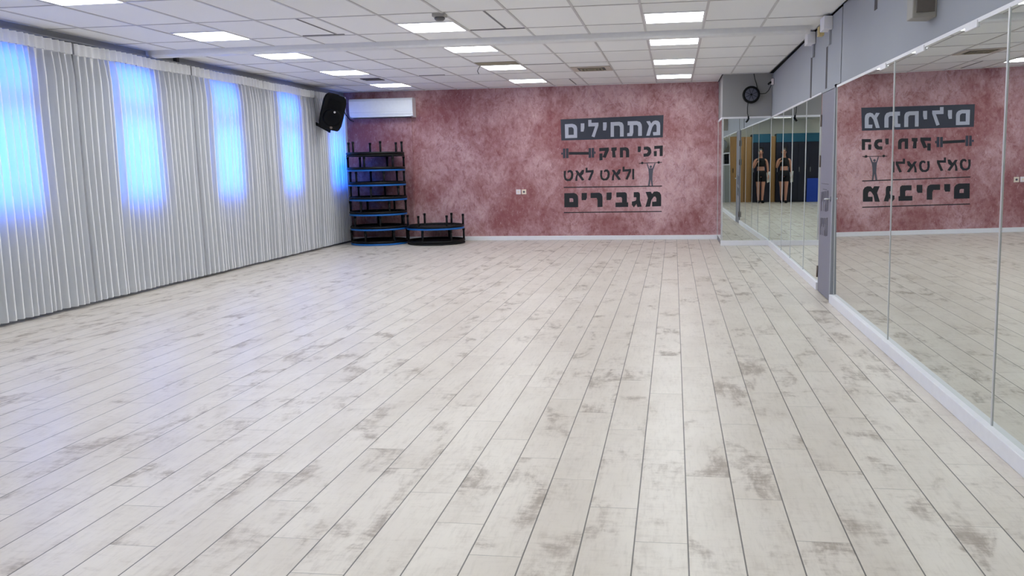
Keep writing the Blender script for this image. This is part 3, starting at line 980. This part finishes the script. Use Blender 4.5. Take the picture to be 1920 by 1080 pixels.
vb = thing('wall_box', 'grey-beige box fixed high on the right wall above the mirrors', 'wall box', (1.505, 5.40, 2.172))
bm = bmesh.new()
prism(bm, [[(0, -0.02), (0, 0.16), (-0.13, 0.13), (-0.13, 0.0)]], 0.0, 0.30)
finish('housing', bm, plain('grey_beige_plastic', (150, 146, 140), 0.5), vb, bevel=0.006)
bx('shaded_side', (-0.112, -0.020, 0.03), (-0.012, -0.010, 0.27), plain('painted_side_shade', (104, 97, 92), 0.6), vb)  # near face of the box; its shade is put into the darker taupe
# ------------------------------------------------------------------ ceiling fittings
dv = thing('ceiling_vent', 'square grey air diffuser in the ceiling, between the middle and mirror-side lights', 'vent', (-1.19, 12.78, CEIL))
bm = bmesh.new()
s = 0.285
prism(bm, [[(-s, -s), (s, -s), (s, s), (-s, s)], [(-0.2, -0.2), (-0.2, 0.2), (0.2, 0.2), (0.2, -0.2)]], -0.012, -0.002)
finish('frame', bm, plain('beige_vent_paint', (190, 180, 172), 0.6), dv)
bx('duct', (-0.2, -0.2, -0.008), (0.2, 0.2, -0.003), DARKSLOT, dv)
for q in (0.16, 0.11, 0.06):
    bm = bmesh.new()
    prism(bm, [[(-q, -q), (q, -q), (q, q), (-q, q)], [(-q + 0.022, -q + 0.022), (-q + 0.022, q - 0.022), (q - 0.022, q - 0.022), (q - 0.022, -q + 0.022)]], -0.022, -0.008)
    finish('louvre', bm, BROWNGAP, dv)
d2 = thing('ceiling_vent', 'small dark rectangular vent opening in the ceiling near the loudspeaker', 'vent', (-4.70, 13.27, CEIL))
bx('duct', (-0.15, -0.15, -0.010), (0.15, 0.15, -0.002), DARKSLOT, d2)
bx('louvre', (-0.15, -0.01, -0.014), (0.15, 0.01, -0.010), BROWNGAP, d2)
sm = thing('smoke_detector', 'small grey detector hanging from the ceiling in front of the beam', 'smoke detector', (-2.125, 7.88, CEIL))
bx('base', (-0.06, -0.05, -0.03), (0.06, 0.05, -0.002), plain('detector_grey', (170, 168, 166), 0.5), sm, bevel=0.004)
bm = bmesh.new()
lathe(bm, [(0.045, -0.03), (0.05, -0.045), (0.035, -0.062), (0, -0.066)], 20)
finish('sensor_head', bm, plain('detector_dark', (112, 110, 110), 0.5), sm, smooth=True)
gp = thing('ceiling_tile', 'brownish open gap of a missing ceiling tile beside a lit panel', 'ceiling tile', (-2.385, 11.77, CEIL))
bx('panel', (-0.285, -0.17, -0.008), (0.285, 0.16, -0.002), BROWNGAP, gp)
wv = tb('dangling_cable', [(-2.68, 12.0, CEIL - 0.004), (-2.70, 12.0, CEIL - 0.03), (-2.72, 12.0, CEIL - 0.07), (-2.70, 12.0, CEIL - 0.11)], 0.006, DARKSLOT, None, 6)
tag(wv, 'short dark cable dangling from the ceiling beside the open tile', 'cable')

# ------------------------------------------------------------------ things behind the photographer (seen in the mirrors)
cbn = thing('storage_cabinet', 'tall navy storage cabinet with teal top board, seen in the far mirrors', 'cabinet', (-0.72, -1.3, 0))
bx('body', (-0.60, -0.38, 0.0), (0.82, 0.28, 1.98), NAVY, cbn, bevel=0.004)
bx('top_board', (-0.60, -0.38, 1.98), (0.82, 0.30, 2.26), TEAL, cbn, bevel=0.004)
for k in range(4):
    x0 = -0.595 + k * 0.354
    d = bx('door', (x0, 0.28, 0.06), (x0 + 0.346, 0.30, 1.96), NAVY, cbn, bevel=0.003)
    tb('handle', [(x0 + 0.31, 0.315, 1.0), (x0 + 0.31, 0.315, 1.15)], 0.006, ALU, d, 6)
tp = thing('wood_panel_door', 'tall tan wooden panel standing beside the navy cabinet, seen in the far mirrors', 'door', (0.505, -1.15, 0))
bx('leaf', (-0.39, -0.03, 0.0), (0.415, 0.02, 2.18), TAN, tp, bevel=0.003)
bx('centre_joint', (-0.16, 0.02, 0.02), (-0.145, 0.024, 2.16), BLACKP, tp)
tb('handle', [(0.33, 0.03, 0.98), (0.33, 0.06, 0.98), (0.33, 0.06, 1.12), (0.33, 0.03, 1.12)], 0.008, BLACKP, tp, 6)
mtb = bx('exercise_mat', (-1.31, -0.985, 0.0), (-0.90, -0.93, 0.78), MATB, bevel=0.012)
tag(mtb, 'bright blue exercise mat leaning on the navy cabinet, seen in the far mirrors', 'mat')
ct = thing('reception_cabinet', 'grey cabinet with white open shelf of dark equipment, seen in the niche mirror', 'cabinet', (1.17, -1.2, 0))
bx('body', (-0.24, -0.3, 0.0), (0.26, 0.2, 1.24), CABG, ct, bevel=0.004)
bm = bmesh.new()
box(bm, (-0.23, -0.3, 1.24), (0.27, 0.21, 1.28)); box(bm, (-0.23, -0.3, 1.62), (0.27, 0.21, 1.66))
box(bm, (-0.23, -0.3, 1.28), (-0.20, 0.21, 1.62)); box(bm, (0.24, -0.3, 1.28), (0.27, 0.21, 1.62))
finish('open_shelf', bm, WHITE, ct)
for k, z in enumerate((1.281, 1.387, 1.493)):
    am = bx('amplifier', (0.975, -1.38, z), (1.395, -1.02, z + 0.105), BLACKP, None, 0.004)
    tag(am, ('black amplifier unit at the bottom of the white shelf', 'black amplifier unit in the middle of the white shelf', 'black amplifier unit topmost on the white shelf')[k], 'amplifier', 'amplifiers in the white shelf')
df_ = thing('desk_fan', 'round grey desk fan standing on the white shelf, seen in the niche mirror', 'fan', (1.19, -1.15, 1.66))
bm = bmesh.new(); lathe(bm, [(0, 0), (0.09, 0), (0.085, 0.02), (0.02, 0.03), (0.018, 0.12), (0, 0.12)], 24); finish('stand', bm, BLACKP, df_, smooth=True)
bm = bmesh.new(); lathe(bm, [(0, 0.05), (0.12, 0.045), (0.17, 0.02), (0.18, 0.0), (0.17, -0.04), (0.05, -0.09), (0, -0.09)], 28, Matrix.Translation((0, 0.05, 0.27)) @ Matrix.Rotation(-PI / 2, 4, 'X')); finish('guard', bm, plain('fan_cage', (120, 124, 124), 0.4), df_, smooth=True)
bm = bmesh.new(); lathe(bm, [(0, 0.06), (0.04, 0.058), (0.05, 0.045), (0, 0.045)], 20, Matrix.Translation((0, 0.05, 0.27)) @ Matrix.Rotation(-PI / 2, 4, 'X')); finish('hub', bm, WHITE, df_, smooth=True)

# ------------------------------------------------------------------ the photographer (seen only in the far mirrors)
def skin_mesh(name, verts, edges, radii, mat, parent, root=0, sub=2):
    me = bpy.data.meshes.new(name)
    me.from_pydata([Vector(v) for v in verts], edges, [])
    me.materials.append(mat)
    o = bpy.data.objects.new(name, me)
    COL.objects.link(o)
    if parent:
        o.parent = parent
    md = o.modifiers.new('skin', 'SKIN')
    md.use_smooth_shade = True
    lay = me.skin_vertices[0] if me.skin_vertices else None
    if lay is None:
        bpy.context.view_layer.objects.active = o
        me.attributes
    for i, r in enumerate(radii):
        sv = me.skin_vertices[0].data[i]
        sv.radius = r if isinstance(r, tuple) else (r, r)
        sv.use_root = (i == root)
    sd = o.modifiers.new('sub', 'SUBSURF')
    sd.levels = sd.render_levels = sub
    return o

def person():
    bx_, by_ = -0.10, -0.36
    r = thing('person', 'person in black crop top and shorts holding up a phone, seen in the mirrors', 'person', (bx_, by_, 0))
    V, E, Rr = [], [], []
    def add(v, rad, prev=None):
        V.append(v); Rr.append(rad)
        if prev is not None:
            E.append((prev, len(V) - 1))
        return len(V) - 1
    pel = add((0, 0, 0.96), (0.150, 0.105))
    wst = add((0, 0.0, 1.10), (0.118, 0.085), pel)
    rib = add((0, 0.0, 1.25), (0.130, 0.095), wst)
    che = add((0, -0.01, 1.37), (0.125, 0.092), rib)
    nk0 = add((0, -0.005, 1.475), (0.055, 0.052), che)
    nk1 = add((0.005, 0.015, 1.535), (0.048, 0.050), nk0)
    hd0 = add((0.012, 0.04, 1.585), (0.058, 0.068), nk1)
    hd1 = add((0.014, 0.042, 1.655), (0.072, 0.088), hd0)
    hd2 = add((0.012, 0.03, 1.715), (0.062, 0.076), hd1)
    ends = {}
    def limb(points, start):
        p = start
        for v, rad in points:
            p = add(v, rad, p)
        return p
    # right arm (+x) bent, hand raised to the phone; left arm hanging
    rh = limb([((0.165, -0.01, 1.405), 0.052), ((0.222, 0.01, 1.28), 0.044), ((0.238, 0.065, 1.150), 0.040),
               ((0.205, 0.18, 1.235), 0.034), ((0.172, 0.285, 1.322), 0.026), ((0.163, 0.325, 1.352), (0.036, 0.020))], che)
    lh = limb([((-0.165, -0.01, 1.405), 0.052), ((-0.205, -0.01, 1.27), 0.044), ((-0.225, -0.01, 1.12), 0.039),
               ((-0.235, 0.02, 0.99), 0.033), ((-0.24, 0.045, 0.885), 0.025), ((-0.24, 0.052, 0.83), (0.020, 0.036))], che)
    for sx in (1, -1):
        limb([((0.085 * sx, 0.0, 0.88), 0.092), ((0.086 * sx, 0.012, 0.70), 0.076), ((0.076 * sx, 0.02, 0.49), 0.056),
              ((0.074 * sx, 0.0, 0.36), 0.054), ((0.066 * sx, -0.015, 0.18), 0.038), ((0.064 * sx, -0.01, 0.085), 0.036),
              ((0.070 * sx, 0.06, 0.045), 0.036), ((0.078 * sx, 0.145, 0.032), 0.030)], pel)
    # fingers
    for dz, ln in ((0.012, 1.0), (0.0, 1.08), (-0.013, 1.0), (-0.026, 0.82)):
        limb([((0.155, 0.345, 1.355 + dz), 0.0095), ((0.155 - 0.022 * ln, 0.356, 1.362 + dz), 0.009), ((0.155 - 0.045 * ln, 0.352, 1.364 + dz), 0.008), ((0.155 - 0.058 * ln, 0.343, 1.362 + dz), 0.007)], rh)
    limb([((0.150, 0.322, 1.345), 0.011), ((0.128, 0.318, 1.338), 0.010), ((0.110, 0.322, 1.345), 0.008)], rh)
    for dy, ln in ((0.026, 0.9), (0.010, 1.0), (-0.008, 0.95), (-0.024, 0.8)):
        limb([((-0.240, 0.052 + dy, 0.80), 0.0095), ((-0.236, 0.055 + dy, 0.80 - 0.032 * ln), 0.009), ((-0.225, 0.055 + dy, 0.80 - 0.058 * ln), 0.008), ((-0.212, 0.052 + dy, 0.80 - 0.066 * ln), 0.007)], lh)
    limb([((-0.225, 0.085, 0.84), 0.011), ((-0.212, 0.098, 0.81), 0.0095), ((-0.204, 0.098, 0.785), 0.008)], lh)
    body = skin_mesh('body', V, E, Rr, SKIN, r)
    # face details
    bm = bmesh.new()
    lathe(bm, [(0.0, 0.022), (0.008, 0.014), (0.013, 0.0), (0.008, -0.008), (0, -0.01)], 10, Matrix.Translation((0.014, 0.128, 1.625)) @ Matrix.Rotation(-0.5, 4, 'X'))
    finish('nose', bm, SKIN, body, True)
    for sx in (-1, 1):
        bm = bmesh.new(); bmesh.ops.create_uvsphere(bm, u_segments=12, v_segments=8, radius=0.011)
        bmesh.ops.transform(bm, matrix=Matrix.Translation((0.014 + sx * 0.030, 0.112, 1.655)), verts=bm.verts)
        finish('eye', bm, HAIR, body, True)
        bm = bmesh.new(); bmesh.ops.create_uvsphere(bm, u_segments=12, v_segments=8, radius=0.026)
        bmesh.ops.transform(bm, matrix=Matrix.Translation((0.014 + sx * 0.074, 0.03, 1.64)) @ Matrix.Diagonal((0.35, 0.7, 1.15, 1)), verts=bm.verts)
        finish('ear', bm, SKIN, body, True)
    tb('mouth', [(-0.008, 0.108, 1.588), (0.014, 0.114, 1.586), (0.036, 0.108, 1.588)], [0.003, 0.006, 0.003], plain('lips', (150, 80, 76), 0.5), body, 8)
    # hair: cap and pony tail
    skin_mesh('hair', [(0.012, -0.01, 1.70), (0.012, 0.03, 1.735), (0.012, -0.05, 1.63), (0.010, -0.075, 1.54), (0.0, -0.10, 1.42), (0.0, -0.11, 1.30)],
              [(0, 1), (0, 2), (2, 3), (3, 4), (4, 5)], [(0.082, 0.085), (0.066, 0.066), (0.068, 0.05), 0.042, 0.036, 0.014], HAIR, r)
    # clothing as lofted rings
    def loft(name, rings, mat):
        bm = bmesh.new()
        rr = []
        for c, a, b in rings:
            rr.append([bm.verts.new((c[0] + a * math.cos(2 * PI * k / 28), c[1] + b * math.sin(2 * PI * k / 28), c[2])) for k in range(28)])
        for A, B in zip(rr, rr[1:]):
            for k in range(28):
                bm.faces.new([A[k], A[(k + 1) % 28], B[(k + 1) % 28], B[k]])
        o = finish(name, bm, mat, r, True)
        sd = o.modifiers.new('thickness', 'SOLIDIFY'); sd.thickness = 0.006
        return o
    loft('crop_top', [((0, 0.0, 1.19), 0.138, 0.102), ((0, 0.004, 1.25), 0.146, 0.116), ((0, 0.008, 1.32), 0.152, 0.124), ((0, 0.0, 1.39), 0.150, 0.112), ((0, -0.004, 1.435), 0.128, 0.092), ((0, -0.004, 1.462), 0.096, 0.074)], BLACKF)
    sh = loft('shorts', [((0, 0, 1.06), 0.140, 0.104), ((0, 0, 1.0), 0.162, 0.122), ((0, -0.004, 0.93), 0.182, 0.130), ((0, 0, 0.86), 0.186, 0.124)], BLACKF)
    for sx in (1, -1):
        bm = bmesh.new()
        tube(bm, [(0.086 * sx, 0.0, 0.90), (0.088 * sx, 0.006, 0.80), (0.089 * sx, 0.01, 0.70)], [0.104, 0.102, 0.092], 24, cap=False)
        finish('shorts_leg', bm, BLACKF, sh, True)
        skin_mesh('shoe', [(0.064 * sx, -0.035, 0.05), (0.068 * sx, 0.04, 0.05), (0.078 * sx, 0.15, 0.036), (0.081 * sx, 0.185, 0.032)], [(0, 1), (1, 2), (2, 3)], [(0.046, 0.05), (0.048, 0.052), (0.046, 0.036), 0.028], BLACKP, r, 1)
    return r
person()
ph = thing('phone', 'dark phone held up in the right hand by the person, seen in the far mirrors', 'phone', (0, -0.022, CAM_Z))
bx('case', (-0.078, -0.006, -0.037), (0.078, 0.004, 0.037), BLACKP, ph, bevel=0.003)
bx('screen', (-0.072, -0.0075, -0.033), (0.072, -0.006, 0.033), VINYL, ph)
tw = bmesh.new()
n = 12
rows = []
for i in range(n + 1):
    z = 1.03 - 0.34 * i / n
    rows.append([tw.verts.new((-0.39 + 0.05 * math.sin(k * 1.1 + i * 0.2) * 0.4 + 0.012 * k, -0.335 + 0.035 * math.sin(k * 1.7), z - 0.004 * k)) for k in range(9)])
for A, B in zip(rows, rows[1:]):
    for k in range(8):
        tw.faces.new([A[k], A[k + 1], B[k + 1], B[k]])
to = finish('towel', tw, TOWEL, None, True)
to.modifiers.new('thickness', 'SOLIDIFY').thickness = 0.012
tag(to, 'small white towel hanging from the left hand of the person, seen in the far mirrors', 'towel')
